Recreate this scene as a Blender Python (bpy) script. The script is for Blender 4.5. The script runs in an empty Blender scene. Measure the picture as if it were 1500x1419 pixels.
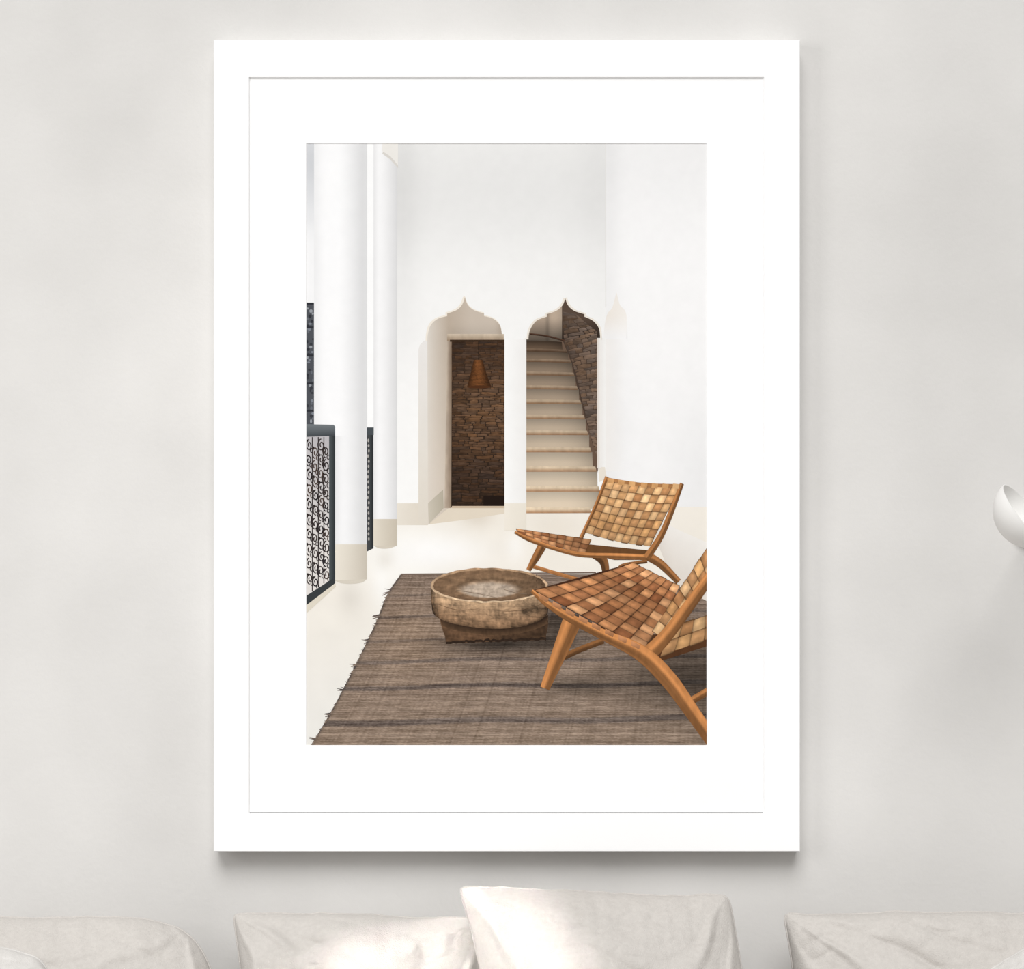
import bpy, math, random
from mathutils import Vector, noise, Quaternion
random.seed(7)
S = bpy.context.scene
S.view_settings.view_transform = 'Standard'
S.view_settings.look = 'None'
C = S.collection
D = 4.0; Z0 = 1.45; MM = 0.001

def W(px, py, y=0.0):
    k = (D + y) / D
    return Vector(((px - 750) * MM * k, y, Z0 - (py - 709.5) * MM * k))

def lin(c):
    c = c / 255.0
    return c / 12.92 if c <= 0.04045 else ((c + 0.055) / 1.055) ** 2.4

# ------------------------------------------------------------ materials
def mat_base(name, rough=0.9, spec=0.15):
    m = bpy.data.materials.new(name); m.use_nodes = True
    nt = m.node_tree; b = nt.nodes['Principled BSDF']
    b.inputs['Roughness'].default_value = rough
    b.inputs['Specular IOR Level'].default_value = spec
    return m, nt, b

def noise_mat(name, c1, c2, scale=5, rough=0.9, bump=0.0, bscale=200, stretch=(1, 1, 1), bdist=0.001, spec=0.15, detail=4, sheen=0):
    m, nt, b = mat_base(name, rough, spec)
    tc = nt.nodes.new('ShaderNodeTexCoord'); mp = nt.nodes.new('ShaderNodeMapping')
    mp.inputs['Scale'].default_value = stretch
    nz = nt.nodes.new('ShaderNodeTexNoise'); nz.inputs['Scale'].default_value = scale; nz.inputs['Detail'].default_value = detail
    cr = nt.nodes.new('ShaderNodeValToRGB')
    cr.color_ramp.elements[0].position = .3; cr.color_ramp.elements[1].position = .7
    cr.color_ramp.elements[0].color = (*c1, 1); cr.color_ramp.elements[1].color = (*c2, 1)
    L = nt.links.new
    L(tc.outputs['Object'], mp.inputs['Vector']); L(mp.outputs[0], nz.inputs['Vector'])
    L(nz.outputs['Fac'], cr.inputs['Fac']); L(cr.outputs['Color'], b.inputs['Base Color'])
    if bump:
        n2 = nt.nodes.new('ShaderNodeTexNoise'); n2.inputs['Scale'].default_value = bscale; n2.inputs['Detail'].default_value = 5
        bp = nt.nodes.new('ShaderNodeBump'); bp.inputs['Strength'].default_value = bump; bp.inputs['Distance'].default_value = bdist
        L(tc.outputs['Object'], n2.inputs['Vector']); L(n2.outputs['Fac'], bp.inputs['Height']); L(bp.outputs['Normal'], b.inputs['Normal'])
    if sheen:
        b.inputs['Sheen Weight'].default_value = sheen
    return m

def print_mat(name, amp, scale, stretch=(1, 1, 1), detail=3):
    m, nt, b = mat_base(name, 0.85, 0.05)
    at = nt.nodes.new('ShaderNodeAttribute'); at.attribute_name = 'Col'
    tc = nt.nodes.new('ShaderNodeTexCoord'); mp = nt.nodes.new('ShaderNodeMapping'); mp.inputs['Scale'].default_value = stretch
    nz = nt.nodes.new('ShaderNodeTexNoise'); nz.inputs['Scale'].default_value = scale; nz.inputs['Detail'].default_value = detail
    mr = nt.nodes.new('ShaderNodeMapRange')
    mr.inputs['From Min'].default_value = .3; mr.inputs['From Max'].default_value = .7
    mr.inputs['To Min'].default_value = 1 - amp; mr.inputs['To Max'].default_value = 1 + amp
    mx = nt.nodes.new('ShaderNodeMix'); mx.data_type = 'RGBA'; mx.blend_type = 'MULTIPLY'
    mx.inputs[0].default_value = 1.0
    L = nt.links.new
    L(tc.outputs['Object'], mp.inputs['Vector']); L(mp.outputs[0], nz.inputs['Vector']); L(nz.outputs['Fac'], mr.inputs['Value'])
    L(at.outputs['Color'], mx.inputs[6]); L(mr.outputs['Result'], mx.inputs[7]); L(mx.outputs[2], b.inputs['Base Color'])
    return m

M_wall = noise_mat('wall_plaster', (.595, .582, .564), (.71, .696, .677), 2.6, .95, .35, 110, bdist=.001, detail=11)
M_floor = noise_mat('floor_wood', (.46, .44, .42), (.54, .52, .49), 6, .6, stretch=(1, 12, 1))
M_trim = noise_mat('white_trim', (.78, .77, .75), (.8, .79, .77), 4, .6)
M_frame = noise_mat('white_frame_lacquer', (.94, .94, .94), (.95, .95, .95), 6, .6, spec=.05)
M_mat = noise_mat('white_mat_board', (.925, .925, .925), (.935, .935, .935), 60, .95, spec=.05)
M_paper = noise_mat('print_paper', (.88, .88, .88), (.9, .9, .9), 80, .9, spec=.05)
M_back = noise_mat('gap_shade_grey', (.16, .16, .16), (.19, .19, .19), 20, .95)  # dark grey stands in for the shade in the gap at the mat edge
M_lamp = noise_mat('white_lamp_enamel', (.84, .83, .81), (.86, .85, .83), 6, .95, spec=.02)
M_linen = noise_mat('grey_beige_linen', (.525, .497, .467), (.57, .541, .509), 160, 1, .7, 520, bdist=.0014, spec=.0, sheen=.1, detail=6)
M_linen2 = noise_mat('pale_linen', (.60, .58, .555), (.645, .625, .60), 160, 1, .7, 520, bdist=.0014, spec=.0, sheen=.1, detail=6)
M_sofa = noise_mat('sofa_linen', (.50, .47, .45), (.56, .53, .51), 10, .95, .3, 300, spec=.1)
M_leg = noise_mat('oak_leg', (.35, .22, .12), (.45, .3, .17), 12, .5, stretch=(6, 6, 1))

PM = {
 'plain': print_mat('ink_smooth', .012, 60),
 'wood': print_mat('ink_wood', .12, 130, (1, 1, .35)),
 'mottle': print_mat('ink_mottled_wood', .22, 190, (1, 1, .8), 9),
 'rug': print_mat('ink_rug', .20, 360, (.10, 1, 1.6), 5),
 'leather': print_mat('ink_leather', .16, 110, (1, 1, 1), 6),
 'stone': print_mat('ink_stone', .30, 230, (.5, 1, 1.5), 7),
 'marble': print_mat('ink_marble', .02, 25, (1, 1, 1), 6),
}

def link_mesh(name, v, f, mats, parent=None, origin=Vector((0, 0, 0)), smooth=False, fm=None):
    me = bpy.data.meshes.new(name)
    me.from_pydata([tuple(Vector(p) - origin) for p in v], [], f)
    for m in mats: me.materials.append(m)
    if fm: me.polygons.foreach_set('material_index', fm)
    if smooth: me.polygons.foreach_set('use_smooth', [True] * len(f))
    me.update()
    o = bpy.data.objects.new(name, me); C.objects.link(o)
    if parent: o.parent = parent
    else: o.location = origin
    return o

def empty(name, loc, label, cat, group=None):
    o = bpy.data.objects.new(name, None); C.objects.link(o); o.location = loc; o.empty_display_size = .05
    o['label'] = label; o['category'] = cat
    if group: o['group'] = group
    return o

def box(x0, x1, y0, y1, z0, z1):
    v = [(x, y, z) for x in (x0, x1) for y in (y0, y1) for z in (z0, z1)]
    f = [(0, 1, 3, 2), (4, 6, 7, 5), (0, 4, 5, 1), (2, 3, 7, 6), (0, 2, 6, 4), (1, 5, 7, 3)]
    return v, f

def bevel(o, w, seg=3):
    m = o.modifiers.new('bevel', 'BEVEL'); m.width = w; m.segments = seg; m.limit_method = 'ANGLE'

# ------------------------------------------------------------ setting
v, f = box(-3, 3, 0, .12, 0, 2.9); o = link_mesh('wall_back', v, f, [M_wall]); o['kind'] = 'structure'
v, f = box(-3, 3, -5, .12, -.1, 0); o = link_mesh('floor', v, f, [M_floor]); o['kind'] = 'structure'
v, f = box(-3, 3, -.015, 0, 0, .1); o = link_mesh('baseboard_back', v, f, [M_trim]); o['kind'] = 'structure'

# ------------------------------------------------------------ framed picture
YF = -.044; YM = YF + .0032; YP = YM + .0012
DL = .00002
root_loc = W(742.5, 653, 0)
pic = empty('framed_picture', root_loc, 'large white framed and matted photograph of an arched hall with woven chairs', 'picture')

def rect(px0, py0, px1, py1, y):
    return [W(px0, py0, y), W(px1, py0, y), W(px1, py1, y), W(px0, py1, y)]
def ringmesh(loops):
    v = []; f = []
    for l in loops: v += l
    for k in range(len(loops) - 1):
        for i in range(4):
            j = (i + 1) % 4
            f.append((k*4+i, k*4+j, (k+1)*4+j, (k+1)*4+i))
    return v, f
def world_rect(base, y):
    return [Vector((p.x, y, p.z)) for p in base]
def inset(r, d):
    s = [(1, -1), (-1, -1), (-1, 1), (1, 1)]
    return [Vector((p.x + a*d, p.y, p.z + b*d)) for p, (a, b) in zip(r, s)]
def slab(r, y0, y1):
    return world_rect(r, y0) + world_rect(r, y1), [(0, 1, 2, 3), (4, 5, 6, 7), (0, 1, 5, 4), (1, 2, 6, 5), (2, 3, 7, 6), (3, 0, 4, 7)]
outer = rect(313, 59, 1172, 1247, YF); inner = rect(364.4, 112.8, 1119.6, 1191, YF); lip = rect(365.8, 113.4, 1118.2, 1190.9, YM - .0005)
v, f = ringmesh([world_rect(outer, -.0002), world_rect(outer, YF + .001), world_rect(inset(outer, .001), YF),
                 inner, lip, world_rect(lip, -.004), world_rect(inset(inner, -.04), -.0002)])
link_mesh('frame', v, f, [M_frame], pic, root_loc)
mo = rect(365, 112.5, 1119, 1189.4, YM); mi = rect(448.4, 209.8, 1035.6, 1091.8, YM)
v, f = ringmesh([world_rect(mo, YM + .0014), mo, mi, world_rect(inset(mi, .0006), YM + .0011)])
link_mesh('mat_board', v, f, [M_mat], pic, root_loc)
v, f = slab(rect(366, 116, 1118, 1190.8, YM), YM + .0022, YM + .006)
link_mesh('gap_shade_backing', v, f, [M_back], pic, root_loc)  # board added dark so the gap below the mat reads as a shade line
v, f = slab(rect(425, 188, 1060, 1114, YP), YP + .0001, YP + .0005)
paper = link_mesh('print', v, f, [M_paper], pic, root_loc)

LPR = 1.14   # print ink brightness divisor
XMIN, XMAX, YMIN, YMAX = 428, 1057, 191, 1111

def lerp(a, b, t): return a + (b - a) * t
def mix(c1, c2, t):
    t = max(0, min(1, t)); return tuple(lerp(a, b, t) for a, b in zip(c1, c2))
def mul(c, k): return tuple(max(0, min(255, a * k)) for a in c)
def smooth(pts, k=6):
    if len(pts) < 3: return pts
    out = []
    P = [pts[0]] + list(pts) + [pts[-1]]
    for i in range(1, len(P) - 2):
        p0, p1, p2, p3 = P[i-1], P[i], P[i+1], P[i+2]
        for s in range(k):
            t = s / k
            out.append(tuple(.5 * (2*b + (c - a)*t + (2*a - 5*b + 4*c - d)*t*t + (-a + 3*b - 3*c + d)*t**3) for a, b, c, d in zip(p0, p1, p2, p3)))
    out.append(tuple(pts[-1])); return out
def resample(pts, n):
    d = [0]
    for a, b in zip(pts, pts[1:]): d.append(d[-1] + math.hypot(b[0]-a[0], b[1]-a[1]))
    out = []; k = 0
    for i in range(n):
        t = d[-1] * i / (n - 1)
        while k < len(pts) - 2 and d[k+1] < t: k += 1
        s = (t - d[k]) / max(1e-9, d[k+1] - d[k])
        out.append((lerp(pts[k][0], pts[k+1][0], s), lerp(pts[k][1], pts[k+1][1], s)))
    return out

class Art:
    """collects flat ink shapes that lie on the print and links them as one sub-part"""
    def __init__(s): s.v = []; s.f = []; s.c = []; s.m = []; s.names = []
    def mi(s, n):
        if n not in s.names: s.names.append(n)
        return s.names.index(n)
    def pt(s, px, py, c, L):
        px = max(XMIN, min(XMAX, px)); py = max(YMIN, min(YMAX, py))
        s.v.append(W(px, py, YP - L * DL))
        s.c += [min(.95, lin(max(0, min(255, a))) / LPR) for a in c] + [1.0]
        return len(s.v) - 1
    def poly(s, pts, col, L, mat='plain'):
        ids = [s.pt(x, y, col(x, y) if callable(col) else col, L) for x, y in pts]
        s.f.append(ids); s.m.append(s.mi(mat))
    def under(s, top, yb, col, L, mat='plain', m=8):
        """fills between a curve that runs left to right and a level line below it"""
        k = s.mi(mat); prev = None
        for x, y in top:
            row = [s.pt(x, lerp(y, max(y, yb), j/m), col(x, lerp(y, max(y, yb), j/m)), L) for j in range(m+1)]
            if prev:
                for j in range(m): s.f.append((prev[j], row[j], row[j+1], prev[j+1])); s.m.append(k)
            prev = row
    def loft(s, A, B, n, m, col, L, mat='plain'):
        ra, rb = resample(A, n + 1), resample(B, n + 1); k = s.mi(mat); g = []
        for i in range(n + 1):
            row = []
            for j in range(m + 1):
                u, vv = j / m, i / n
                x, y = lerp(ra[i][0], rb[i][0], u), lerp(ra[i][1], rb[i][1], u)
                row.append(s.pt(x, y, col(u, vv, x, y) if callable(col) else col, L))
            g.append(row)
        for i in range(n):
            for j in range(m):
                s.f.append((g[i][j], g[i][j+1], g[i+1][j+1], g[i+1][j])); s.m.append(k)
    def rect(s, x0, y0, x1, y1, col, L, mat='plain', n=1, m=1):
        s.loft([(x0, y0), (x0, y1)], [(x1, y0), (x1, y1)], n, m, col, L, mat)
    def bar(s, pts, ws, col, L, mat='wood', hi=1.12, lo=.72, k=6, sm=True, grain=.10):
        q = [(p[0], p[1], w) for p, w in zip(pts, ws)]
        if sm: q = smooth(q, k)
        A = []; B = []
        for i, (x, y, w) in enumerate(q):
            a = q[max(0, i-1)]; b = q[min(len(q)-1, i+1)]
            dx, dy = b[0]-a[0], b[1]-a[1]; l = math.hypot(dx, dy) or 1
            nx, ny = dy/l, -dx/l
            A.append((x + nx*w/2, y + ny*w/2)); B.append((x - nx*w/2, y - ny*w/2))
        if sum(a[1]-b[1] + .6*(a[0]-b[0]) for a, b in zip(A, B)) > 0: A, B = B, A
        kk = s.mi(mat); prev = None; M = 12; sd = L*3.7 + pts[0][0]
        for i, (a, b) in enumerate(zip(A, B)):
            row = []
            for j in range(M+1):
                u = j / M; sh = lerp(hi, lo, max(0, min(1, (u-.38)/.22))) - .10*ga(u, .06)
                sh *= 1 + grain*2*noise.noise(Vector((u*5.5, i*.10, sd)))
                row.append(s.pt(lerp(a[0], b[0], u), lerp(a[1], b[1], u), mul(col, sh), L))
            if prev:
                for j in range(M):
                    s.f.append((prev[j], prev[j+1], row[j+1], row[j])); s.m.append(kk)
            prev = row
    def ring(s, cx, cy, rx, ry, w, col, L, n=14, mat='plain', t0=0, t1=2*math.pi, shrink=0.0):
        A = []; B = []
        for i in range(n+1):
            t = lerp(t0, t1, i/n); k_ = 1 - shrink*i/n
            A.append((cx + rx*k_*math.cos(t), cy + ry*k_*math.sin(t)))
            B.append((cx + max(.1, rx*k_-w)*math.cos(t), cy + max(.1, ry*k_-w)*math.sin(t)))
        k = s.mi(mat)
        ia = [s.pt(*p, col, L) for p in A]; ib = [s.pt(*p, col, L) for p in B]
        for i in range(n): s.f.append((ia[i], ia[i+1], ib[i+1], ib[i])); s.m.append(k)
    def ell(s, cx, cy, rx, ry, col, L, mat='plain', n=40):
        s.poly([(cx + rx*math.cos(2*math.pi*i/n), cy + ry*math.sin(2*math.pi*i/n)) for i in range(n)], col, L, mat)
    def stones(s, A, B, rows, wpx, col, L, gap=.08, wav=1.0, var=.15):
        ra, rb = resample(A, rows + 1), resample(B, rows + 1)
        hh = [0]
        for i in range(rows): hh.append(hh[-1] + random.uniform(.5, 1.5))
        hh = [h/hh[-1] for h in hh]
        fa = resample(A, 200); fb = resample(B, 200)
        def at(uu, t):
            t = max(0, min(1, t)) * 199; k = min(198, int(t)); q = t - k
            ax, ay = lerp(fa[k][0], fa[k+1][0], q), lerp(fa[k][1], fa[k+1][1], q)
            bx, by = lerp(fb[k][0], fb[k+1][0], q), lerp(fb[k][1], fb[k+1][1], q)
            return lerp(ax, bx, uu), lerp(ay, by, uu)
        for i in range(rows):
            w = math.hypot(ra[i][0]-rb[i][0], ra[i][1]-rb[i][1]) or 1
            u = -random.random() * wpx / w
            while u < 1:
                du = random.uniform(.35, 2.0) * wpx / w; u0, u1 = max(0, u), min(1, u + du); u += du
                if u1 - u0 < .02: continue
                def P(uu, t):
                    tt = lerp(hh[i], hh[i+1], t)
                    x, y = at(uu, tt)
                    return (x, y + wav*2.2*noise.noise(Vector((x*.06, y*.05, 2.2))))
                e = (u1-u0) * .04; r = random.uniform
                pts = [P(u0+e, r(.2, .45)), P(u0+e*1.8, gap+r(-.1, .2)), P((u0+u1)/2, gap*r(-1, 1.4)), P(u1-e*1.8, gap+r(-.1, .2)), P(u1-e, r(.3, .5)),
                       P(u1-e, r(.6, .8)), P(u1-e*1.8, 1-gap*r(-.4, 1.4)), P((u0+u1)/2, 1-gap*r(-.6, 1.4)), P(u0+e*1.8, 1-gap*r(-.3, 1.4)), P(u0+e, r(.6, .8))]
                c = col((u0+u1)/2, (hh[i]+hh[i+1])/2); k = r(1-var, 1+var); t = r(-4, 4)
                cc = (c[0]*k + t, c[1]*k, c[2]*k - t)
                y0 = pts[2][1]; y1 = pts[7][1]
                s.poly(pts, lambda x, y: mul(cc, 1.05 - .12 * (y - y0) / max(.5, y1 - y0)), L + random.random()*.3, 'stone')
    def weave(s, TL, TR, BR, BL, nu, nv, colh, colv, L, dark=(84, 48, 28), bow=0.0, shade=None, edge=.04, slit=1.0):
        def P(u, w):
            x = lerp(lerp(TL[0], TR[0], u), lerp(BL[0], BR[0], u), w); y = lerp(lerp(TL[1], TR[1], u), lerp(BL[1], BR[1], u), w)
            return (x, y + bow * math.sin(math.pi * u))
        n = 16
        s.loft([P(0, i/n) for i in range(n+1)], [P(1, i/n) for i in range(n+1)], n, 8, dark, L, 'leather')
        k = s.mi('leather'); NS = 12
        hc = [mul(random.choice(colh), random.uniform(.97, 1.06)) for _ in range(nv)]
        vc = [mul(random.choice(colv), random.uniform(.95, 1.03)) for _ in range(nu)]
        for i in range(nu):
            for j in range(nv):
                along = (i + j) % 2 == 0
                ex = .05
                c = hc[j] if along else vc[i]; kk = random.uniform(.93, 1.07)
                c = mix(c, random.choice(colh + colv), .25)
                if shade: kk *= shade((i+.5)/nu, (j+.5)/nv)
                ph = random.uniform(0, 9); jq = random.uniform(-.03, .03); jo = random.uniform(-.012, .012)
                g = []
                for a in range(NS+1):
                    row = []
                    for b in range(NS+1):
                        t, q = ((b, a) if along else (a, b)); t /= NS; q /= NS
                        d = abs(2*t - 1)
                        qq = .5 + (q-.5)*(.955 - .08*d**3) + jq*(t-.5) + jo
                        tt = lerp(-ex, 1+ex, t)
                        uu, ww = ((i + tt)/nu, (j + qq)/nv) if along else ((i + qq)/nu, (j + tt)/nv)
                        uu = max(-edge, min(1+edge, uu)); ww = max(-edge, min(1+edge, ww))
                        sh = 1.02 - .15*d**2 - .42*slit*max(0, (d-.68)/.32)**1.8 - .08*max(0, (abs(2*q-1)-.88)/.12)
                        sh += .08*noise.noise(Vector((t*1.5, q*2.4, ph))) + .16*ga(t-.40, .20)*ga(q-.38, .30)
                        row.append(s.pt(*P(uu, ww), mul(c, kk*sh), L + (1 if along else 2)*.4 + (.5 if d < .85 else 0)))
                    g.append(row)
                for a in range(NS):
                    for b in range(NS):
                        s.f.append((g[a][b], g[a][b+1], g[a+1][b+1], g[a+1][b])); s.m.append(k)
    def build(s, name, label):
        o = link_mesh(name, s.v, s.f, [PM[n] for n in s.names], paper, root_loc, False, s.m)
        ca = o.data.color_attributes.new('Col', 'FLOAT_COLOR', 'POINT')
        ca.data.foreach_set('color', s.c)
        o['label'] = label
        return o

ga = lambda t, s: math.exp(-(t/s)**2)

# --- printed room walls
a = Art()
a.rect(440, 200, 582, 900, (252, 252, 252), 1)
def cw(u, v_, x, y):
    g = 249.5 - 17*ga(y-275, 120) - 12*ga(x-588, 26)*ga(y-300, 220) - 6*ga(x-880, 34)*ga(y-250, 220) - 3*ga(y-480, 60)
    return (g, g - .5, g - 1.6)
a.rect(581, 200, 888, 745, cw, 1.3, n=40, m=30)
def cr(u, v_, x, y):
    g = 250 - 9*ga(x-890, 18) - 12*ga(x-1040, 70)*ga(y-730, 150) - 7*ga(y-230, 90) - 5*ga(y-640, 120)*ga(x-905, 40)
    return (g, g - .6, g - .4)
a.rect(887, 200, 1045, 900, cr, 1.6, n=40, m=30)
a.rect(886.6, 200, 888, 450, (230, 228, 225), 2)
a.rect(886, 488, 919, 690, lambda u, v_, x, y: mix((241, 238, 235), cr(0, 0, x, y), u*1.1), 2.5, n=10, m=8)
nl = smooth([(884, 496), (886, 474), (890, 459), (897, 450), (903, 428)], 5); nr_ = smooth([(903, 428), (908, 446), (915, 454), (918, 466), (918, 496)], 5)
a.under(nl + nr_[1:], 496, lambda x, y: mix(mix((237, 230, 222), (244, 240, 235), (x-886)/34), cr(0, 0, x, y), max(0, y-462)/34), 3)
a.rect(879, 495, 887, 690, lambda u, v_, x, y: mix((236, 233, 230), (244, 243, 241), u), 3.5, m=4)
a.poly([(876, 684), (886, 684), (889, 700), (878, 706)], (232, 224, 212), 4.5)
a.loft([(955, 748), (985, 772), (1048, 800)], [(955, 775), (985, 850), (1048, 890)], 12, 4, lambda u, v_, x, y: mix((240, 236, 231), (222, 214, 205), u), 3)
a.build('printed_wall', 'white plaster walls in the photograph')

# --- printed floor
a = Art()
def cf(u, v_, x, y):
    c = mix((241, 235, 225), (248, 246, 241), ga(x-585, 70)*ga(y-815, 60))
    c = mix(c, (254, 253, 252), .9*ga(x-640, 70)*ga(y-808, 26))
    c = mix(c, (253, 252, 249), .8*ga(x-560, 14)*ga(y-850, 40))
    c = mix(c, (235, 233, 228), (y-850)/230)
    c = mix(c, (208, 195, 178), .5*ga(x-700, 24)*ga(y-754, 18))
    c = mix(c, (214, 208, 199), .5*ga(x-513, 18)*ga(y-876, 26))
    c = mix(c, (220, 213, 202), .45*ga(x-564, 13)*ga(y-818, 18))
    c = mix(c, (228, 218, 204), .45*ga(x-815, 40)*ga(y-772, 20))
    c = mix(c, (253, 252, 250), .6*ga(x-755, 14)*ga(y-800, 24))
    n = noise.noise(Vector((x*.02, y*.035, 3))) * 2
    return (c[0]+n, c[1]+n, c[2]+n)
a.loft([(440, 742), (440, 1100)], [(1045, 742), (1045, 1100)], 80, 90, cf, 2.3, 'marble')
a.poly([(627, 768), (650, 744), (739, 742), (739, 752), (690, 760)], (226, 214, 196), 2.8, 'marble')
a.build('printed_floor', 'polished cream floor in the photograph')

# --- printed doorway (left arch)
a = Art()
a.rect(581, 737, 627, 769, lambda u, v_, x, y: mix((232, 225, 213), (222, 213, 199), u), 4, m=4)
a.poly([(613, 740), (613, 512), (615, 505), (620, 500), (627, 497), (628, 768), (613, 768)], lambda x, y: (234, 231, 228) if y < 735 else (224, 216, 203), 5)
half = smooth([(681, 435), (677, 446), (669, 454), (655, 459)], 5) + [(654.9, 463)] + smooth([(654, 463), (641, 467), (631, 476), (627, 488), (626, 497)], 5)
rgt = smooth([(681, 435), (685, 446), (694, 454), (709, 459)], 5) + [(709.1, 463)] + smooth([(710, 463), (723, 467), (732, 476), (735, 488), (735, 497)], 5) + [(739, 497)]
top = list(reversed(half)) + rgt[1:]
rim = [(x-2.5 if x < 681 else x, y-1.5) for x, y in top]
a.under(rim, 499, lambda x, y: (240, 232, 220), 5.5)
def cj(x, y):      # the plaster inside the recess, continuous from the arch into the left jamb
    t = (x-626)/(31 + max(0, y-490)*.03)
    c = mix((220, 213, 204), (186, 171, 155), max(0, min(1, t))**.9)
    if t > 1: c = mix((186, 171, 155), (200, 187, 173), (t-1)/1.1)
    c = mul(c, 1 - .06*ga(y-488, 10)*max(0, min(1, (x-650)/15)))
    return mix(c, (164, 148, 132), .5*ga(x-735, 7))
fine = []
for p, q in zip(top, top[1:]):
    for i in range(3): fine.append((lerp(p[0], q[0], i/3), lerp(p[1], q[1], i/3)))
fine.append(top[-1])
a.under(fine, 499, cj, 6.5, m=12)
a.poly([(626, 497), (739, 497), (739, 743), (649, 744), (627, 768)], (206, 193, 179), 6)
a.loft([(626, 498), (627, 768)], [(657, 498), (662, 740)], 24, 8, lambda u, v_, x, y: mix(cj(626+31*u, 400), (226, 214, 200), .5*v_), 7)
a.rect(655, 489, 738, 499.5, lambda u, v_, x, y: mix((204, 188, 168), (154, 133, 111), v_), 9.6, 'wood', n=5, m=8)
a.rect(659, 497.5, 739, 500.5, (62, 46, 34), 10)
a.loft([(655, 499), (651, 744)], [(662, 499), (661, 744)], 10, 4, lambda u, v_, x, y: mix(mix((190, 175, 159), (116, 96, 79), u), (196, 179, 160), .35*v_), 9.3, 'wood')
a.rect(661, 500, 739, 743, lambda u, v_, x, y: mix((60, 45, 34), (44, 33, 25), v_), 9, n=6, m=4)
a.stones([(661.5, 500), (661.5, 743)], [(739, 500), (739, 743)], 70, 14, lambda u, v_: mix(mix((76, 56, 43), (103, 77, 57), ga(v_-.42, .28)), (57, 42, 32), max(0, v_-.6)*1.8 + .5*ga(u, .2) + .4*ga(v_, .14)), 10.3, var=.15)
a.rect(708, 726, 739, 744, (34, 24, 19), 11)
a.loft([(627, 737), (628, 768)], [(649, 717), (650, 744)], 4, 4, lambda u, v_, x, y: mix((204, 196, 181), (180, 171, 154), u), 11)
a.rect(662, 741, 739, 744, (205, 184, 160), 12)
a.build('printed_doorway', 'left ogee arched doorway with dark stone wall in the photograph')

a = Art()
a.rect(700.6, 500, 701.5, 528, (42, 31, 23), 13)
def cl(u, v_, x, y):
    k = .52 + .42*math.sin(math.pi*min(1, u*1.05))
    k *= 1 + .04*math.sin(v_*40 + u*3) + random.uniform(-.15, .15)
    return mul((126, 78, 43), k*(1 - .12*v_))
a.loft(smooth([(694, 527), (690, 545), (684, 567)]), smooth([(707, 527), (712, 545), (719.5, 566)]), 40, 16, cl, 13.3, 'wood')
a.ell(701.5, 566.5, 17.8, 2.2, (78, 47, 27), 14)
a.build('printed_pendant_lamp', 'woven straw lampshade in the left doorway of the photograph')

# --- printed pillar between arches
a = Art()
a.rect(739, 497, 771, 742, lambda u, v_, x, y: mix((250, 250, 249), (239, 237, 235), u), 12.3, m=4)
a.rect(739, 737, 771, 777, lambda u, v_, x, y: mix((240, 233, 221), (232, 225, 212), u), 13, m=3)
a.build('printed_pillar', 'white pillar between the two arches in the photograph')

# --- printed stairs (right arch)
a = Art()
hl = smooth([(828, 437), (824, 447), (815, 455), (801, 460)], 5) + [(800.9, 464)] + smooth([(800, 464), (787, 469), (779, 478), (775, 488), (774, 497)], 5) + [(771, 497)]
hr = smooth([(828, 437), (832, 447), (841, 455), (856, 460)], 5) + [(856.1, 464)] + smooth([(857, 464), (869, 470), (877, 480), (878.9, 490), (879, 495)], 5)
top2 = list(reversed(hl)) + hr[1:]
a.under([(x-(2.5 if x < 828 else -2.5), y-1.5) for x, y in top2], 498, lambda x, y: (236, 228, 217), 5.5)
def cb2(x, y):
    if x < 823: c = mix((180, 160, 141), (170, 153, 136), (x-776)/47); c = mul(c, 1 + .08*ga(x-812, 9) - .16*ga(x-802, 3))
    else: c = mix((88, 72, 61), (84, 68, 58), (x-823)/50)
    return mul(c, 1 - .50*max(0, min(1, (y-466)/32)))
fine = []
for p, q in zip(top2, top2[1:]):
    for i in range(4): fine.append((lerp(p[0], q[0], i/4), lerp(p[1], q[1], i/4)))
fine.append(top2[-1])
a.under(fine, 500, cb2, 6.5, m=12)
a.poly([(771, 497), (878, 495), (876, 688), (864, 746), (771, 746)], (104, 84, 70), 6)
a.poly([(824, 498), (877, 495), (876, 668), (868, 650), (850, 585), (836, 528)], (72, 58, 49), 8)
a.stones([(823, 456), (826, 500), (838, 528), (852, 585), (863, 632), (872, 664)], [(842, 458), (875, 486), (876, 560), (876, 600), (876, 640), (877, 668)], 46, 12, lambda u, v_: mix((84, 68, 57), (130, 110, 95), u*.5 + v_*.4), 9)
ys = [497, 512, 527, 546, 566, 587, 609, 632, 657, 685, 714, 745]
xs = [822, 831, 837, 842, 847, 852, 857, 862, 866.5, 874, 879, 866]
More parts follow.
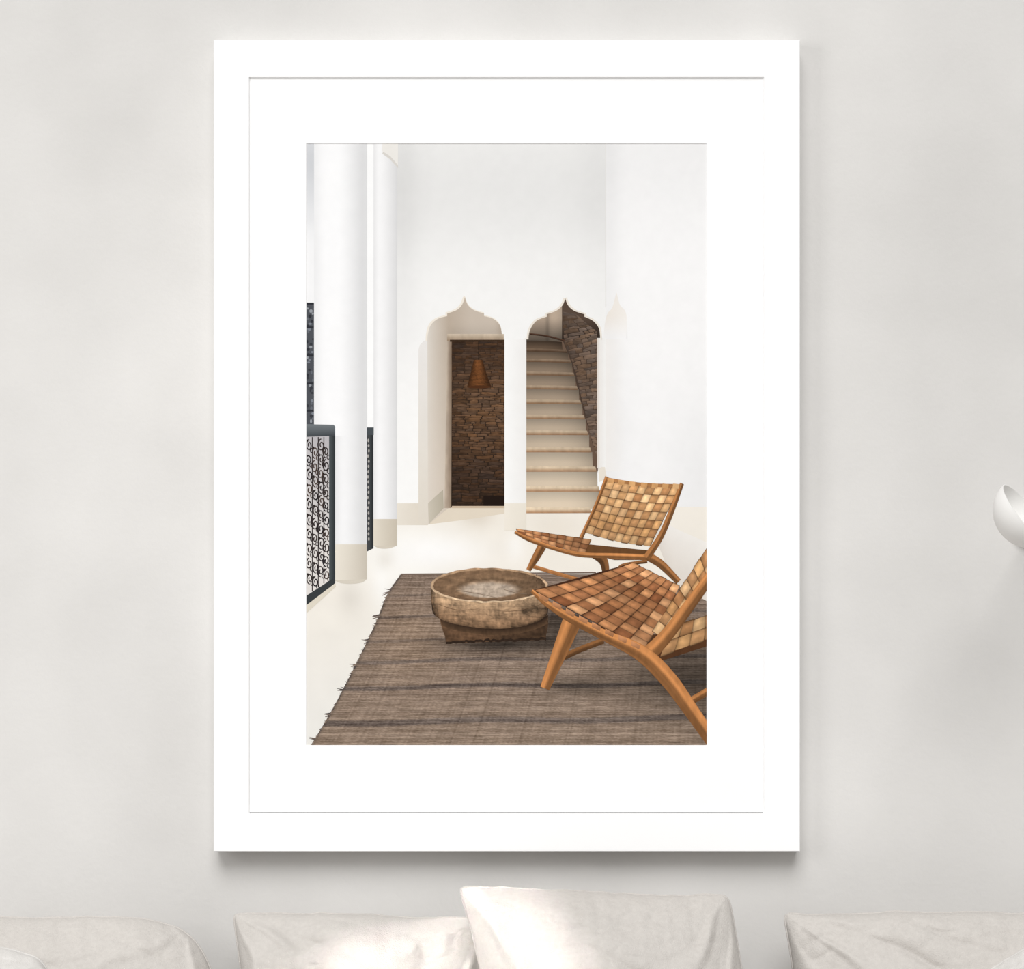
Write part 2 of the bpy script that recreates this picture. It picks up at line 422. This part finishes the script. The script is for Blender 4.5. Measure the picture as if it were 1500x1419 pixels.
for i in range(len(ys)-1):
    y0, y1 = ys[i], ys[i+1]; t = i / 10
    tp = mix((76, 61, 49), (236, 221, 199), t**.70); bot = mix((98, 80, 65), (228, 210, 186), t**.70)
    tread = mix((114, 94, 77), (230, 210, 182), t**.64)
    th = 2.6 + 4.0*t
    x0, x1 = xs[i], xs[i+1]
    cv_ = 2.2*(1 - t)**1.5      # the upper steps bend away
    def bend(P0, P1, k=8): return [(lerp(P0[0], P1[0], j/k), lerp(P0[1], P1[1], j/k) + cv_*(j/k)**2) for j in range(k+1)]
    topc = bend((771, y0+th-1), (x0+1, y0+th-1)); botc = bend((771, y1), (x0+(x1-x0)*.25, y1))
    a.loft(topc, botc, 16, 8, lambda u, v_, x, y: mul(mix(mul(tp, .80), bot, min(1, u*1.5)), 1.02 - .22*v_**4 - .05*(1-v_)), 10, 'marble')
    t2 = (i+1)/10
    n0 = bend((771, y1-2), (x1-2, y1-2)); n1 = bend((771, y1+2.4+3.8*t2), (x1, y1+2.2+3.8*t2))
    a.loft(n0, n1, 16, 6, lambda u, v_, x, y: mul(mix(tread, mix((78, 58, 43), (176, 137, 104), t**.6), max(0, u-.3)/.6), 1 - .12*v_**3 + .05*noise.noise(Vector((x*.2, y, 1)))), 11, 'wood')
a.bar([(776, 489), (800, 492), (827, 499)], [2.6, 2.6, 2.6], (76, 54, 42), 12)
a.rect(874.5, 495, 880, 686, lambda u, v_, x, y: mix((220, 211, 202), (241, 239, 236), u), 12, m=3)
a.build('printed_staircase', 'cream stone stairs rising through the right arch of the photograph')

# --- printed columns and railings
a = Art()
def cc1(u, v_, x, y):
    g = 251 - 38*max(0, (x-496)/41)**1.4 + 11*ga(x-538, 5) - 12*ga(x-460, 10)
    return (g, g, g + 1)
a.rect(460, 200, 537.5, 638, cc1, 10, n=4, m=24)
a.rect(489, 638, 537.5, 797, lambda u, v_, x, y: mul(cc1(u, v_, x, y), 1 - .07*ga(x-490, 9)), 10, n=4, m=24)
a.loft([(490, 797), (490, 850)], [(537.5, 797), (537.5, 848)], 4, 10, lambda u, v_, x, y: mix((233, 226, 213), (200, 191, 177), u**1.5), 10, 'marble')
a.poly(smooth([(490, 850), (500, 854), (515, 855), (530, 853), (537.5, 848)], 4), (214, 206, 192), 10.2)
a.build('printed_column', 'nearer white column in the photograph')
a = Art()
def cc2(u, v_, x, y):
    g = 248 - 30*max(0, (x-555)/27)**1.4 - 14*ga(x-548, 4)
    return (g, g - .3, g + .5)
a.rect(547, 200, 581.5, 760, cc2, 8, n=4, m=20)
a.rect(547, 760, 581.5, 799, lambda u, v_, x, y: mix((226, 218, 203), (200, 190, 174), u), 8, m=6)
a.poly(smooth([(547, 799), (556, 803), (570, 803), (581.5, 799)], 4), (212, 203, 188), 8)
a.poly([(561, 205), (583, 205), (583, 244), (577, 234), (566, 228), (559, 220)], (237, 234, 229), 9)
a.poly([(561, 222), (572, 229), (583, 242), (583, 246), (571, 233), (560, 225)], (218, 214, 208), 9.5)
a.build('printed_column', 'farther white column in the photograph')
a = Art()
a.rect(440, 200, 460, 445, lambda u, v_, x, y: mix((206, 208, 212), (246, 246, 247), abs(v_-.15)*2), 4, n=10, m=2)
a.rect(440, 443, 460, 622, (80, 83, 89), 5)
for k in range(46):
    cx, cy = random.uniform(450, 459), 448 + k*3.75
    if k % 12 in (0, 11): continue
    a.ell(cx, cy, random.uniform(1.2, 2.8), random.uniform(1.4, 3), random.choice([(124, 129, 138), (150, 154, 160), (50, 52, 58), (58, 60, 66), (104, 108, 116)]), 6 + k*.02, n=8)
for y in (443, 478, 519, 560, 600): a.rect(440, y, 460, y+3, (48, 50, 56), 7.5)
a.build('printed_window_grille', 'dark iron window grille at the left edge of the photograph')
a = Art()
a.loft([(440, 638), (440, 886)], [(484, 638), (484, 860)], 20, 4, lambda u, v_, x, y: mix((186, 183, 186), (226, 221, 217), v_*1.3), 6)
q_ = 0
for i, cx0 in enumerate((453, 462, 470.5, 478)):
    yb = 884 - (cx0-449)*.72; n = 10
    for k in range(n):
        cx = cx0 + random.uniform(-1, 1); q_ += .012
        cy = 652 + (yb - 664)*(k + (.5 if i % 2 else 0))/n
        rx = random.uniform(5.4, 6.6); ry = rx*random.uniform(1.5, 1.75); sg = 1 if (k + i) % 2 else -1
        c1 = random.choice([(48, 43, 44), (60, 53, 51), (40, 38, 41), (78, 65, 58)])
        a.ring(cx, cy, rx, ry, 1.8, c1, 7 + q_, n=30, t0=.5*math.pi*sg, t1=.5*math.pi*sg + sg*2.9*math.pi, shrink=.70)
        a.ring(cx + rx*.6, cy + ry*.8, rx*.45, ry*.4, 1.4, mul(c1, 1.1), 7 + q_, n=16)
        a.ell(cx - rx*.5, cy - ry*.7, 1.5, 2.0, (46, 40, 38), 8.2 + q_*.1, n=8)
for x in (457.5, 466.3, 474.4): a.poly([(x-.7, 640), (x+.7, 640), (x+.7, 872-(x-449)*.7), (x-.7, 872-(x-449)*.7)], (52, 46, 46), 8.9)
a.rect(482, 636, 491, 856, lambda u, v_, x, y: mix((84, 90, 92), (46, 50, 52), u), 11, m=4)
a.poly([(440, 621), (489, 622), (491, 625), (491, 638), (440, 640)], lambda x, y: (116, 122, 126) if y < 630 else (66, 71, 75), 12)
a.poly([(440, 878), (491, 845), (491, 854), (440, 893)], (58, 62, 64), 12)
a.poly([(440, 893), (491, 854), (492, 859), (440, 906)], (222, 214, 198), 11.5)
a.build('printed_railing', 'nearer scrolled iron railing in the photograph')
a = Art()
a.poly([(537, 627), (547, 627), (547, 803), (537, 808)], (70, 72, 74), 6)
for k in range(20):
    a.ell(539.5 + random.uniform(-.8, .8), 645 + k*7.6, 1.3, 2.5, (176, 172, 168), 7, n=8)
a.rect(541.5, 627, 547, 803, lambda u, v_, x, y: mix((66, 70, 72), (40, 42, 44), u), 7.5)
a.rect(537, 626, 547.5, 637, (74, 80, 84), 8.5)
a.build('printed_railing', 'farther dark iron railing in the photograph')

# --- printed rug
a = Art()
Lp = smooth([(587, 841), (567, 871), (549, 915), (525, 965), (500, 1014), (478, 1054), (450, 1100)], 8)
Rp = [(873, 838), (930, 846), (1000, 860), (1052, 890)]
def xl(y):
    for p, q in zip(Lp, Lp[1:]):
        if p[1] <= y <= q[1]: return lerp(p[0], q[0], (y-p[1])/max(1e-6, q[1]-p[1]))
    return Lp[-1][0] if y > Lp[-1][1] else Lp[0][0]
def xr(y):
    for p, q in zip(Rp, Rp[1:]):
        if p[1] <= y <= q[1]: return lerp(p[0], q[0], (y-p[1])/(q[1]-p[1]))
    return 1052 if y > 890 else 873
stripes = [(869, 1.6, .4), (900, 2.4, .6), (935, 2.2, .45), (966, 2.8, .75), (1004, 3.4, .85), (1055, 4.6, .85)]
ny, nx = 300, 230
k = a.mi('rug'); g = []
cv = [random.uniform(-6, 6) - (9 if j % 13 == 0 else 0) for j in range(nx+1)]
for i in range(ny+1):
    y = 841 + (1100-841)*i/ny; rv = random.uniform(-17, 14); row = []
    x0, x1 = xl(y), xr(y)
    for j in range(nx+1):
        x = lerp(x0, x1, j/nx)
        c = mix((134, 116, 103), (145, 126, 110), (y-850)/240)
        c = mix(c, (160, 135, 112), .5*ga(x-600, 60)*ga(y-930, 60))
        yy = y + (x-750)*.014 + 1.8*math.sin(x*.02) + random.uniform(-.6, .6)
        st = sum(s_*math.exp(-((yy-c_)/w_)**6) for c_, w_, s_ in stripes)
        c = mix(c, (92, 82, 78), min(.85, .85*st))
        sh = 1 - .58*ga(y-944, 11)*ga(x-735, 85) - .34*ga(y-925, 24)*ga(x-815, 34) - .30*ga(y-1004, 14)*ga(x-850, 60)
        sh -= .40*ga(y-990, 45)*ga(x-985, 70) + .22*ga(x-1040, 40)*ga(y-1000, 80) + .3*ga(y-905, 20)*ga(x-840, 60)
        sh *= 1 - .25*ga(x-x0, 4)
        d = rv + cv[j] + random.uniform(-13, 13) + 24*noise.noise(Vector((x*.045, y*1.3, 7))) + 12*noise.noise(Vector((x*.02, y*.12, 17)))
        row.append(a.pt(x, y, mul((c[0]+d, c[1]+d*.95, c[2]+d*.9), max(.3, sh)), 9))
    g.append(row)
for i in range(ny):
    for j in range(nx):
        a.f.append((g[i][j], g[i][j+1], g[i+1][j+1], g[i+1][j])); a.m.append(k)
for y in range(843, 1098):
    big = (y % 36) < 4
    if not big and random.random() < .4: continue
    x = xl(y); l = random.uniform(4, 10) if big else random.uniform(.5, 3.0)
    dy = random.uniform(-3, 5)
    a.poly([(x+2, y-.8), (x - l, y + dy), (x - l + 1, y + dy + .7), (x+2, y+.9)], random.choice([(96, 84, 80), (118, 104, 95), (80, 72, 70), (140, 122, 108)]), 9.5 + (y % 7)*.03)
a.loft([(587, 840), (873, 837.5)], [(587, 842), (873, 839.5)], 10, 1, (120, 104, 94), 10)
a.build('printed_rug', 'brown striped woven rug in the photograph')

# --- printed wooden bowl
a = Art()
def cs(u, v_, x, y):
    n = noise.noise(Vector((x*.04, y*.35, 1)))*.26 + noise.noise(Vector((x*.2, y*.2, 3)))*.16
    return mul(mix((110, 83, 62), (82, 61, 45), v_), .74 + .42*ga(u-.25, .38) + n)
bl = smooth([(646, 900), (645, 910), (649, 924), (652, 933), (653, 942)], 4); br = smooth([(802, 898), (803, 910), (802, 922), (800, 930), (800, 937)], 4)
a.loft(bl, br, 26, 90, cs, 12, 'mottle')
ut = smooth([(640, 902), (660, 912), (690, 918), (716, 921), (750, 920), (780, 914), (803, 904)], 6)
a.loft([(x, y-3) for x, y in ut], [(max(647, min(801, x)), y+9) for x, y in ut], 40, 6, lambda u, v_, x, y: mix((36, 26, 20), (90, 68, 50), u**.8), 12.5, 'mottle')
bb = [(653 + i*3.675, 941 - i*.13 + random.uniform(-1.8, 1.4)) for i in range(41)]
a.loft([(x, y-2.0) for x, y in bb], [(x, y+1.4) for x, y in bb], 80, 2, (48, 36, 28), 13, 'mottle')
N = 120
T = [(716.5 - 85.5*math.cos(math.pi*i/N), 857 + 25*math.sin(math.pi*i/N)) for i in range(N+1)]
Bo = resample(smooth([(631, 857), (631.5, 872), (632.5, 888), (636, 900), (654, 910.5), (686, 917.5), (716, 920.5), (750, 919.5), (781, 913), (800, 902), (803, 889), (802.5, 874), (802, 857)], 6), N+1)
def cb(u, v_, x, y):
    b = mix((192, 160, 127), (148, 115, 87), u)
    k = 1.02 - .34*max(0, (x-735)/68)**1.4 - .28*ga(x-630, 12) - .36*max(0, (u-.80)/.20)**1.5
    n = noise.noise(Vector((x*.05, y*.07, 1)))*.24 + noise.noise(Vector((x*.35, y*.10, 5)))*.17 + noise.noise(Vector((x*.5, y*.6, 8)))*.12
    n -= .24*max(0, noise.noise(Vector((x*.025, y*.3, 9)))) + .30*max(0, noise.noise(Vector((x*.09, y*.09, 14)))-.1)
    n -= .16*max(0, 1 - 9*abs(noise.noise(Vector((x*.035, y*.13, 21)))))
    return mul(b, k + n)
kk = a.mi('mottle'); g = []; MB = 44
for i in range(N+1):
    g.append([a.pt(lerp(T[i][0], Bo[i][0], j/MB), lerp(T[i][1], Bo[i][1], j/MB), cb(j/MB, 0, lerp(T[i][0], Bo[i][0], j/MB), lerp(T[i][1], Bo[i][1], j/MB)), 14) for j in range(MB+1)])
for i in range(N):
    for j in range(MB): a.f.append((g[i][j], g[i][j+1], g[i+1][j+1], g[i+1][j])); a.m.append(kk)
def rell(cx, cy, rx, ry, amp, sd, n=128):
    o_ = []
    for i in range(n+1):
        t = 2*math.pi*i/n; q = Vector((math.cos(t)*6, math.sin(t)*6, sd))
        o_.append((cx + (rx + amp*noise.noise(q))*math.cos(t), cy + (ry + amp*.8*noise.noise(q + Vector((0, 0, 5))))*math.sin(t)))
    return o_
Ro, Ri = rell(716.5, 857, 85.6, 25.4, 2.0, 1), rell(716.5, 857.4, 81.8, 22.6, 1.8, 3)
k = a.mi('mottle')
def strip(P, Q, cf_, L, m=4):
    prev = None
    for (x0, y0), (x1, y1) in zip(P, Q):
        row = [a.pt(lerp(x0, x1, j/m), lerp(y0, y1, j/m), cf_(j/m, lerp(x0, x1, j/m), lerp(y0, y1, j/m)), L) for j in range(m+1)]
        if prev:
            for j in range(m): a.f.append((prev[j], prev[j+1], row[j+1], row[j])); a.m.append(k)
        prev = row
strip(Ro, Ri, lambda u, x, y: mul(mix((170, 138, 108), (212, 184, 153), (y-834)/46), 1.04 - .12*ga(u-1, .25) + .30*noise.noise(Vector((x*.14, y*.14, 4)))), 15)
def cin(u, x, y):
    back = max(0, min(1, (872 - y)/36))
    c = mix((144, 115, 89), (164, 131, 100), back) if u < .55 else (182, 163, 143)
    c = mix((104, 81, 62), c, min(1, .30 + u*1.3))
    c = mix(c, (186, 168, 150), max(0, (u-.42)/.16))
    k_ = 1 - .2*max(0, (x-730)/75) - .36*ga(u-.40, .08)*back + .20*noise.noise(Vector((x*.06, y*.22, 2))) + .10*noise.noise(Vector((x*.3, y*.4, 6)))
    return mul(c, k_)
Cc = [(717 + (x-716.5)*.02, min(870 + (y-857)*.02, 874)) for x, y in Ri]
strip(Ri, Cc, cin, 16, m=22)
for q in ([(668, 864), (704, 870), (735, 877)], [(738, 863), (755, 868), (772, 870)]):
    a.bar(q, [.8, .8, .4], (140, 120, 102), 18)
for i in range(7): a.ell(786 + (i % 2)*8, 842 + i*4.4, .9, .9, (78, 58, 44), 19, n=8)
for q in ([(640, 884), (668, 893), (700, 892)], [(735, 896), (765, 893), (796, 884)]):
    a.bar(q, [.4, .8, .4], (112, 86, 65), 15.5, 'mottle')
a.build('printed_wooden_bowl', 'round weathered wooden bowl on a block in the photograph')

# --- printed chairs
tan = [(222, 178, 128), (214, 166, 114), (206, 156, 104), (228, 188, 142)]
tan2 = [(190, 141, 96), (178, 127, 84), (196, 149, 103), (168, 117, 76)]
red = [(194, 142, 100), (184, 130, 88), (204, 156, 114), (174, 120, 80)]
red2 = [(152, 101, 67), (140, 90, 59), (162, 112, 76), (130, 82, 53)]
wood = (180, 122, 74)
a = Art()
a.bar([(944, 812), (968, 826), (994, 852)], [13, 12, 9], mul(wood, .85), 20)
a.bar([(868, 808), (884, 822), (888, 845)], [16, 13, 9], mul(wood, .7), 20.2)
a.bar([(905, 838), (912, 828), (948, 822)], [5, 5, 5], mul(wood, .75), 20.4)
a.bar([(779, 829), (820, 841), (872, 856)], [5.5, 5.5, 5.5], mul(wood, .95), 20.6, lo=.85)
a.bar([(794, 800), (784, 818), (774, 835)], [13, 11, 7], mul(wood, .85), 21)
a.poly([(845, 806), (862, 797), (950, 806), (944, 820), (900, 820)], mul(wood, .58), 21.2, 'wood')
a.weave((756, 774), (866, 790), (856, 812), (761, 785), 9, 3, red, red2, 22, shade=lambda u, w: 1.12 - .3*u)
a.bar([(754, 779), (775, 790), (812, 803), (850, 812), (900, 814), (946, 816)], [4, 6, 6, 7, 8, 9], wood, 24)
a.weave((889, 704), (996, 713), (952, 800), (857, 780), 9, 7, tan, tan2, 22, dark=(98, 62, 38), bow=3, shade=lambda u, w: 1.05 - .14*w, slit=1.2)
a.bar([(889, 698), (875, 735), (862, 764), (851, 788)], [5.5, 5, 5, 6], mul(wood, .95), 24.2)
a.bar([(999, 708), (985, 745), (968, 785), (947, 817)], [6, 8, 9, 11], mul(wood, .92), 24.4)
a.loft(smooth([(888, 699), (940, 707), (999, 709)]), smooth([(889, 704), (940, 712), (997, 714)]), 12, 2, (170, 120, 76), 24.6, 'leather')
for t in (.06, .2, .34, .5, .64, .78, .92):
    x = lerp(888, 999, t); y = lerp(700, 709, t) + 3*math.sin(math.pi*t)
    a.poly([(x-4, y-1), (x+5, y), (x+4, y+7), (x-5, y+6)], random.choice(tan), 25, 'leather')
a.build('printed_lounge_chair', 'farther woven leather lounge chair in the photograph')

a = Art()
a.bar([(1004, 1031), (1022, 1021), (1050, 1004)], [11, 11, 11], mul(wood, .9), 20)
a.bar([(826, 962), (850, 951), (884, 938)], [9, 9, 9], mul(wood, .72), 20.3)
a.poly([(838, 905), (940, 930), (1040, 925), (1040, 945), (968, 968), (930, 958)], (84, 54, 34), 20.6, 'wood')
a.weave((984, 918), (1050, 896), (1054, 930), (966, 962), 4, 2, tan, tan2, 21, shade=lambda u, w: .92 - .1*w)
a.weave((782, 864), (928, 824), (996, 858), (944, 950), 9, 7, red, red2, 22.5, dark=(70, 42, 28), bow=3, shade=lambda u, w: 1.08 - .1*u + .2*ga(u-.95, .15) - .08*ga(w-.5, .4) + .10*ga(u-.3, .2)*ga(w-.3, .25), slit=1.3)
a.weave((1046, 786), (1056, 826), (975, 936), (955, 925), 2, 9, tan, tan2, 25, dark=(96, 60, 36), shade=lambda u, w: 1.03 - .12*w)
a.bar([(838, 910), (817, 962), (798, 1008)], [28, 21, 14], wood, 26.5)
a.bar([(1056, 822), (1010, 886), (975, 932), (945, 962)], [15, 17, 20, 24], mul(wood, 1.02), 28)
a.bar([(779, 865), (800, 883), (835, 905), (885, 930), (940, 957), (980, 996), (1012, 1040), (1050, 1094)], [5, 9, 13, 16, 24, 25, 22, 20], mul(wood, 1.04), 29)
for t in (.08, .2, .32, .44, .56, .68, .8, .92):
    x = lerp(784, 944, t); y = lerp(866, 948, t) + 3*math.sin(math.pi*t) + 2
    a.poly([(x-6, y-6), (x+7, y+1), (x+5, y+7), (x-7, y+1)], lambda px, py: mul((168, 118, 82), 1.1 - .03*(py-y)), 30, 'leather')
a.build('printed_lounge_chair', 'nearer woven leather lounge chair in the photograph')

# ------------------------------------------------------------ wall lamp
yl_ = -.36
lc = W(1510, 748, yl_); kR = (D + yl_)/D; R = .055*kR
lamp = empty('wall_lamp', Vector((lc.x + .07, 0, lc.z - .02)), 'white bowl shaped lamp shade at the right edge of the wall', 'lamp')
T = math.radians(20); n = Vector((.77*math.cos(T), -math.sin(T), .64*math.cos(T))).normalized()
t1 = n.cross(Vector((0, 1, 0))).normalized(); t2 = n.cross(t1)
v = []; f = []
th0 = math.acos(-8.0/55); NR, NS = 20, 64
prof = [(R, math.pi - (math.pi - th0)*i/NR) for i in range(NR+1)] + [(R-.0014, th0 + (math.pi - th0)*i/NR) for i in range(NR+1)]
for r, t in prof:
    for k in range(NS):
        p = 2*math.pi*k/NS
        v.append(lc + n*(r*math.cos(t)) + (t1*math.cos(p) + t2*math.sin(p))*(r*math.sin(t)))
for i in range(len(prof)-1):
    for k in range(NS):
        f.append((i*NS+k, i*NS+(k+1) % NS, (i+1)*NS+(k+1) % NS, (i+1)*NS+k))
sh_o = link_mesh('shade', v, f, [M_lamp], lamp, lamp.location.copy(), True)
es = sh_o.modifiers.new('crisp_rim', 'EDGE_SPLIT'); es.split_angle = math.radians(40)
def tube(a_, b_, r, ns=16):
    a_ = Vector(a_); b_ = Vector(b_); d = (b_-a_).normalized(); q = d.orthogonal().normalized(); w = d.cross(q)
    v = [p + (q*math.cos(2*math.pi*k/ns) + w*math.sin(2*math.pi*k/ns))*r for p in (a_, b_) for k in range(ns)]
    f = [(k, (k+1) % ns, ns+(k+1) % ns, ns+k) for k in range(ns)] + [tuple(range(ns)), tuple(range(ns, 2*ns))]
    return v, f
v, f = tube(lc + Vector((.025, .030, -.022)), (lc.x + .07, -.008, lc.z - .02), .005); link_mesh('arm', v, f, [M_lamp], lamp, lamp.location.copy())
v, f = tube((lc.x + .07, -.01, lc.z - .02), (lc.x + .07, -.0002, lc.z - .02), .035, 32); o = link_mesh('wall_plate', v, f, [M_lamp], lamp, lamp.location.copy())

# ------------------------------------------------------------ sofa (its seat carries the cushions, just below the view)
SEAT = .42
sofa = empty('sofa', (0, -.45, 0), 'low pale linen sofa seat under the row of cushions', 'sofa')
so = Vector((0, -.45, 0))
v, f = box(-1.15, 1.15, -.88, -.03, .28, SEAT); o = link_mesh('seat_cushion', v, f, [M_sofa], sofa, so); bevel(o, .03, 4)
v, f = box(-1.15, 1.15, -.86, -.04, .12, .28); o = link_mesh('base', v, f, [M_sofa], sofa, so); bevel(o, .01)
for x in (-1.05, 1.05):
    for y in (-.8, -.1):
        v, f = tube((x, y, 0), (x, y, .12), .022); link_mesh('leg', v, f, [M_leg], sofa, so)

# ------------------------------------------------------------ cushions
def cushion(label, TLp, TRp, bx0, bx1, ytop, ybot, T, seed, mat=M_linen, rnd=0.0, group='cushions along the sofa', sagtop=.012, pl=.03, pr=.03):
    TL = W(*TLp, ytop); TR = W(*TRp, ytop)
    BL = W(bx0, 1400, ybot); BR = W(bx1, 1400, ybot); BL.z = BR.z = SEAT + .012
    cen = (TL + TR + BL + BR)/4
    base = Vector((cen.x, (BL.y + BR.y)/2, SEAT))
    root = empty('cushion', base, label, 'cushion', group)
    nrm = (TR - TL).cross(BL - TL).normalized()
    if nrm.y > 0: nrm = -nrm
    N = 170
    def pos(u, v_):
        pn = pl if u < 0 else pr
        uu = u*(1 - pn*abs(u)*(1 - v_*v_))
        a_ = (uu+1)/2; b_ = (v_+1)/2
        p = TL*(1-a_)*(1-b_) + TR*a_*(1-b_) + BL*(1-a_)*b_ + BR*a_*b_
        wt = (1 - u**4)*max(0, -v_)**3
        p = p + Vector((0, 0, -sagtop*wt))
        p = p + Vector((0, 0, (.0040*noise.noise(Vector((u*3.1, seed*3.3, .5))) + .0018*noise.noise(Vector((u*8.7, seed*1.3, 4.5))))*max(0, -v_)**4))
        p = p + nrm*(.012*noise.noise(Vector((u*2.3, v_*2.3, seed*5.1))))
        c = (u*u*v_*v_)**(2.2 if rnd else 16)
        p = p + (cen - p)*(rnd or .018)*c      # a softened corner
        return p
    def wr(u, v_, sgn):
        s = seed*7.13 + sgn*3
        w = .018*noise.noise(Vector((u*1.3 + s, v_*1.5, s)))
        q = Vector((noise.noise(Vector((u*1.1, v_*1.1, s+9))), noise.noise(Vector((u*1.1, v_*1.1, s+4))), 0))*.6
        def crease(x, y, z, k):
            return max(0, 1 - abs(noise.noise(Vector((x, y, z))))*k)**2
        m1 = max(0, .45 + .9*noise.noise(Vector((u*1.5, v_*1.5, s+20))))
        m2 = max(0, .5 + 1.1*noise.noise(Vector((u*2.2, v_*2.2, s+31))))
        w -= .0115*m1*crease(u*.9 + v_*.7 + s + q.x, v_*2.6 - u*1.3 + q.y, s*1.7, 2.4)
        w -= .0064*m2*crease(u*1.9 - v_*1.2 + s + q.y, v_*4.6 + u*1.9 + q.x, s*.7, 2.8)
        w -= .0024*m1*crease(u*3.6 + v_*2.0 + s + q.x*2, v_*9.5 - u*2.4 + q.y*2, s*2.7, 3.2)
        w -= .0014*m2*crease(u*7.5 - v_*2.0 + s + q.y*2, v_*5.0 + u*3.1 + q.x*2, s*1.1, 3.2)
        for cu, cv in ((-1, -1), (1, -1)):   # folds that fan out from the upper corners
            dx, dy = u-cu, v_-cv; rr = math.hypot(dx, dy)
            ang = math.atan2(abs(dy), abs(dx)) + .25*noise.noise(Vector((u*3, v_*3, s)))
            w += .0075*(max(0, math.sin(ang*9 + seed*2.1 + cu))**2)*math.exp(-((rr-.40)/.34)**2)
        w += .0030*noise.noise(Vector((u*14, v_*1.6, s+2)))*math.exp(-((v_+1)/.34)**2)   # gathers at the top seam
        return w
    v = []; f = []; idx = {}
    for sgn in (1, -1):
        for i in range(N+1):
            for j in range(N+1):
                u = -1 + 2*i/N; w_ = -1 + 2*j/N
                u = math.copysign(1-(1-abs(u))**1.5, u); w_ = math.copysign(1-(1-abs(w_))**1.5, w_)
                edge = i in (0, N) or j in (0, N)
                if edge and sgn == -1: idx[(sgn, i, j)] = idx[(1, i, j)]; continue
                h = ((1-abs(u)**2.8)*(1-abs(w_)**2.8))**.5 if not edge else 0
                p = pos(u, w_) + nrm*sgn*(T*h + (wr(u, w_, sgn) if not edge else 0)*min(1, h*1.7))
                if p.y > -.006: p.y = -.006
                if p.z < SEAT + .002: p.z = SEAT + .002
                idx[(sgn, i, j)] = len(v); v.append(p)
        for i in range(N):
            for j in range(N):
                q = [idx[(sgn, i, j)], idx[(sgn, i+1, j)], idx[(sgn, i+1, j+1)], idx[(sgn, i, j+1)]]
                f.append(q if sgn == -1 else q[::-1])
    link_mesh('cover', v, f, [mat], root, base, True)
    pts = [pos(-1 + 2*i/60, -1) for i in range(60)] + [pos(1, -1 + 2*i/60) for i in range(60)] + [pos(1 - 2*i/60, 1) for i in range(60)] + [pos(-1, 1 - 2*i/60) for i in range(60)]
    sv = []; sf = []; n_ = len(pts); ns = 8; r = .0018
    for i, p in enumerate(pts):
        d = (pts[(i+1) % n_] - pts[i-1]).normalized(); q = d.cross(nrm).normalized()
        p = Vector((p.x, min(p.y, -.008), max(p.z, SEAT + .004)))
        for k in range(ns):
            t = 2*math.pi*k/ns; sv.append(p + (nrm*math.cos(t) + q*math.sin(t))*r)
    for i in range(n_):
        for k in range(ns): sf.append((i*ns+k, i*ns+(k+1) % ns, ((i+1) % n_)*ns+(k+1) % ns, ((i+1) % n_)*ns+k))
    link_mesh('seam', sv, sf, [mat], root, base, True)
    return root

cushion('leftmost grey beige linen cushion with a rounded top corner, behind a paler cushion', (-190, 1342), (294, 1346), -200, 335, -.11, -.20, .095, 1, rnd=.10, sagtop=0, pr=-.09)
cushion('partly sunlit grey beige linen cushion, overlapped by the raised cushion on its right', (341, 1336), (722, 1343), 366, 715, -.11, -.20, .095, 2, sagtop=.001, pl=.07)
cushion('raised tilted linen cushion, highest of the row, with a sunlit left part', (672, 1296), (1067, 1311), 722, 1118, -.20, -.31, .095, 3, sagtop=.003, pl=.14, pr=-.06)
cushion('grey beige linen cushion standing apart to the right of the raised cushion', (1147, 1337), (1640, 1336), 1170, 1630, -.11, -.20, .095, 4, sagtop=.001, pl=.07)
cushion('pale small cushion at the lower left, in front of the leftmost cushion', (-230, 1390), (104, 1396), -230, 150, -.36, -.44, .06, 5, M_linen2, rnd=.2, sagtop=-.006, group='small cushions in front')
cushion('pale small cushion corner at the lower right, in front of another cushion', (1430, 1430), (1740, 1275), 1440, 1760, -.36, -.44, .06, 6, M_linen2, sagtop=-.004, group='small cushions in front')

# ------------------------------------------------------------ light
w = bpy.data.worlds.new('World'); S.world = w; w.use_nodes = True
bg = w.node_tree.nodes['Background']; bg.inputs['Color'].default_value = (1, .996, .988, 1); bg.inputs['Strength'].default_value = .38
def light(name, typ, loc, target, energy, color=(1, 1, 1), roll=0, **kw):
    l = bpy.data.lights.new(name, typ); l.energy = energy; l.color = color
    for k, val in kw.items(): setattr(l, k, val)
    o = bpy.data.objects.new(name, l); C.objects.link(o); o.location = loc
    q = (Vector(target) - Vector(loc)).to_track_quat('-Z', 'Y')
    o.rotation_euler = (q @ Quaternion((0, 0, 1), roll)).to_euler()
    return o
light('soft_daylight', 'SUN', (-.2, -3.2, 4.4), (0, 0, 1.4), 2.5, (1, .997, .99), angle=math.radians(34))
light('left_fill', 'AREA', (-2.6, -3.0, 2.1), (-.75, 0, 1.45), 30, (1, .997, .99), shape='RECTANGLE', size=1.2, size_y=1.4)  # unseen fill lamp, added to brighten the left side of the wall
# unseen narrow-beam area lamp, added to throw the sun patch on the cushions
light('sun_patch_beam', 'AREA', (-1.5, -2.9, 2.7), W(665, 1560, -.25), .62, (1, .975, .94), roll=math.radians(45), shape='RECTANGLE', size=.46, size_y=.40, spread=math.radians(1.6))

# ------------------------------------------------------------ camera
cam = bpy.data.cameras.new('camera'); cam.sensor_width = 36; cam.sensor_fit = 'HORIZONTAL'; cam.lens = 36*D/1.5
co = bpy.data.objects.new('camera', cam); C.objects.link(co); co.location = (0, -D, Z0); co.rotation_euler = (math.pi/2, 0, 0)
S.camera = co
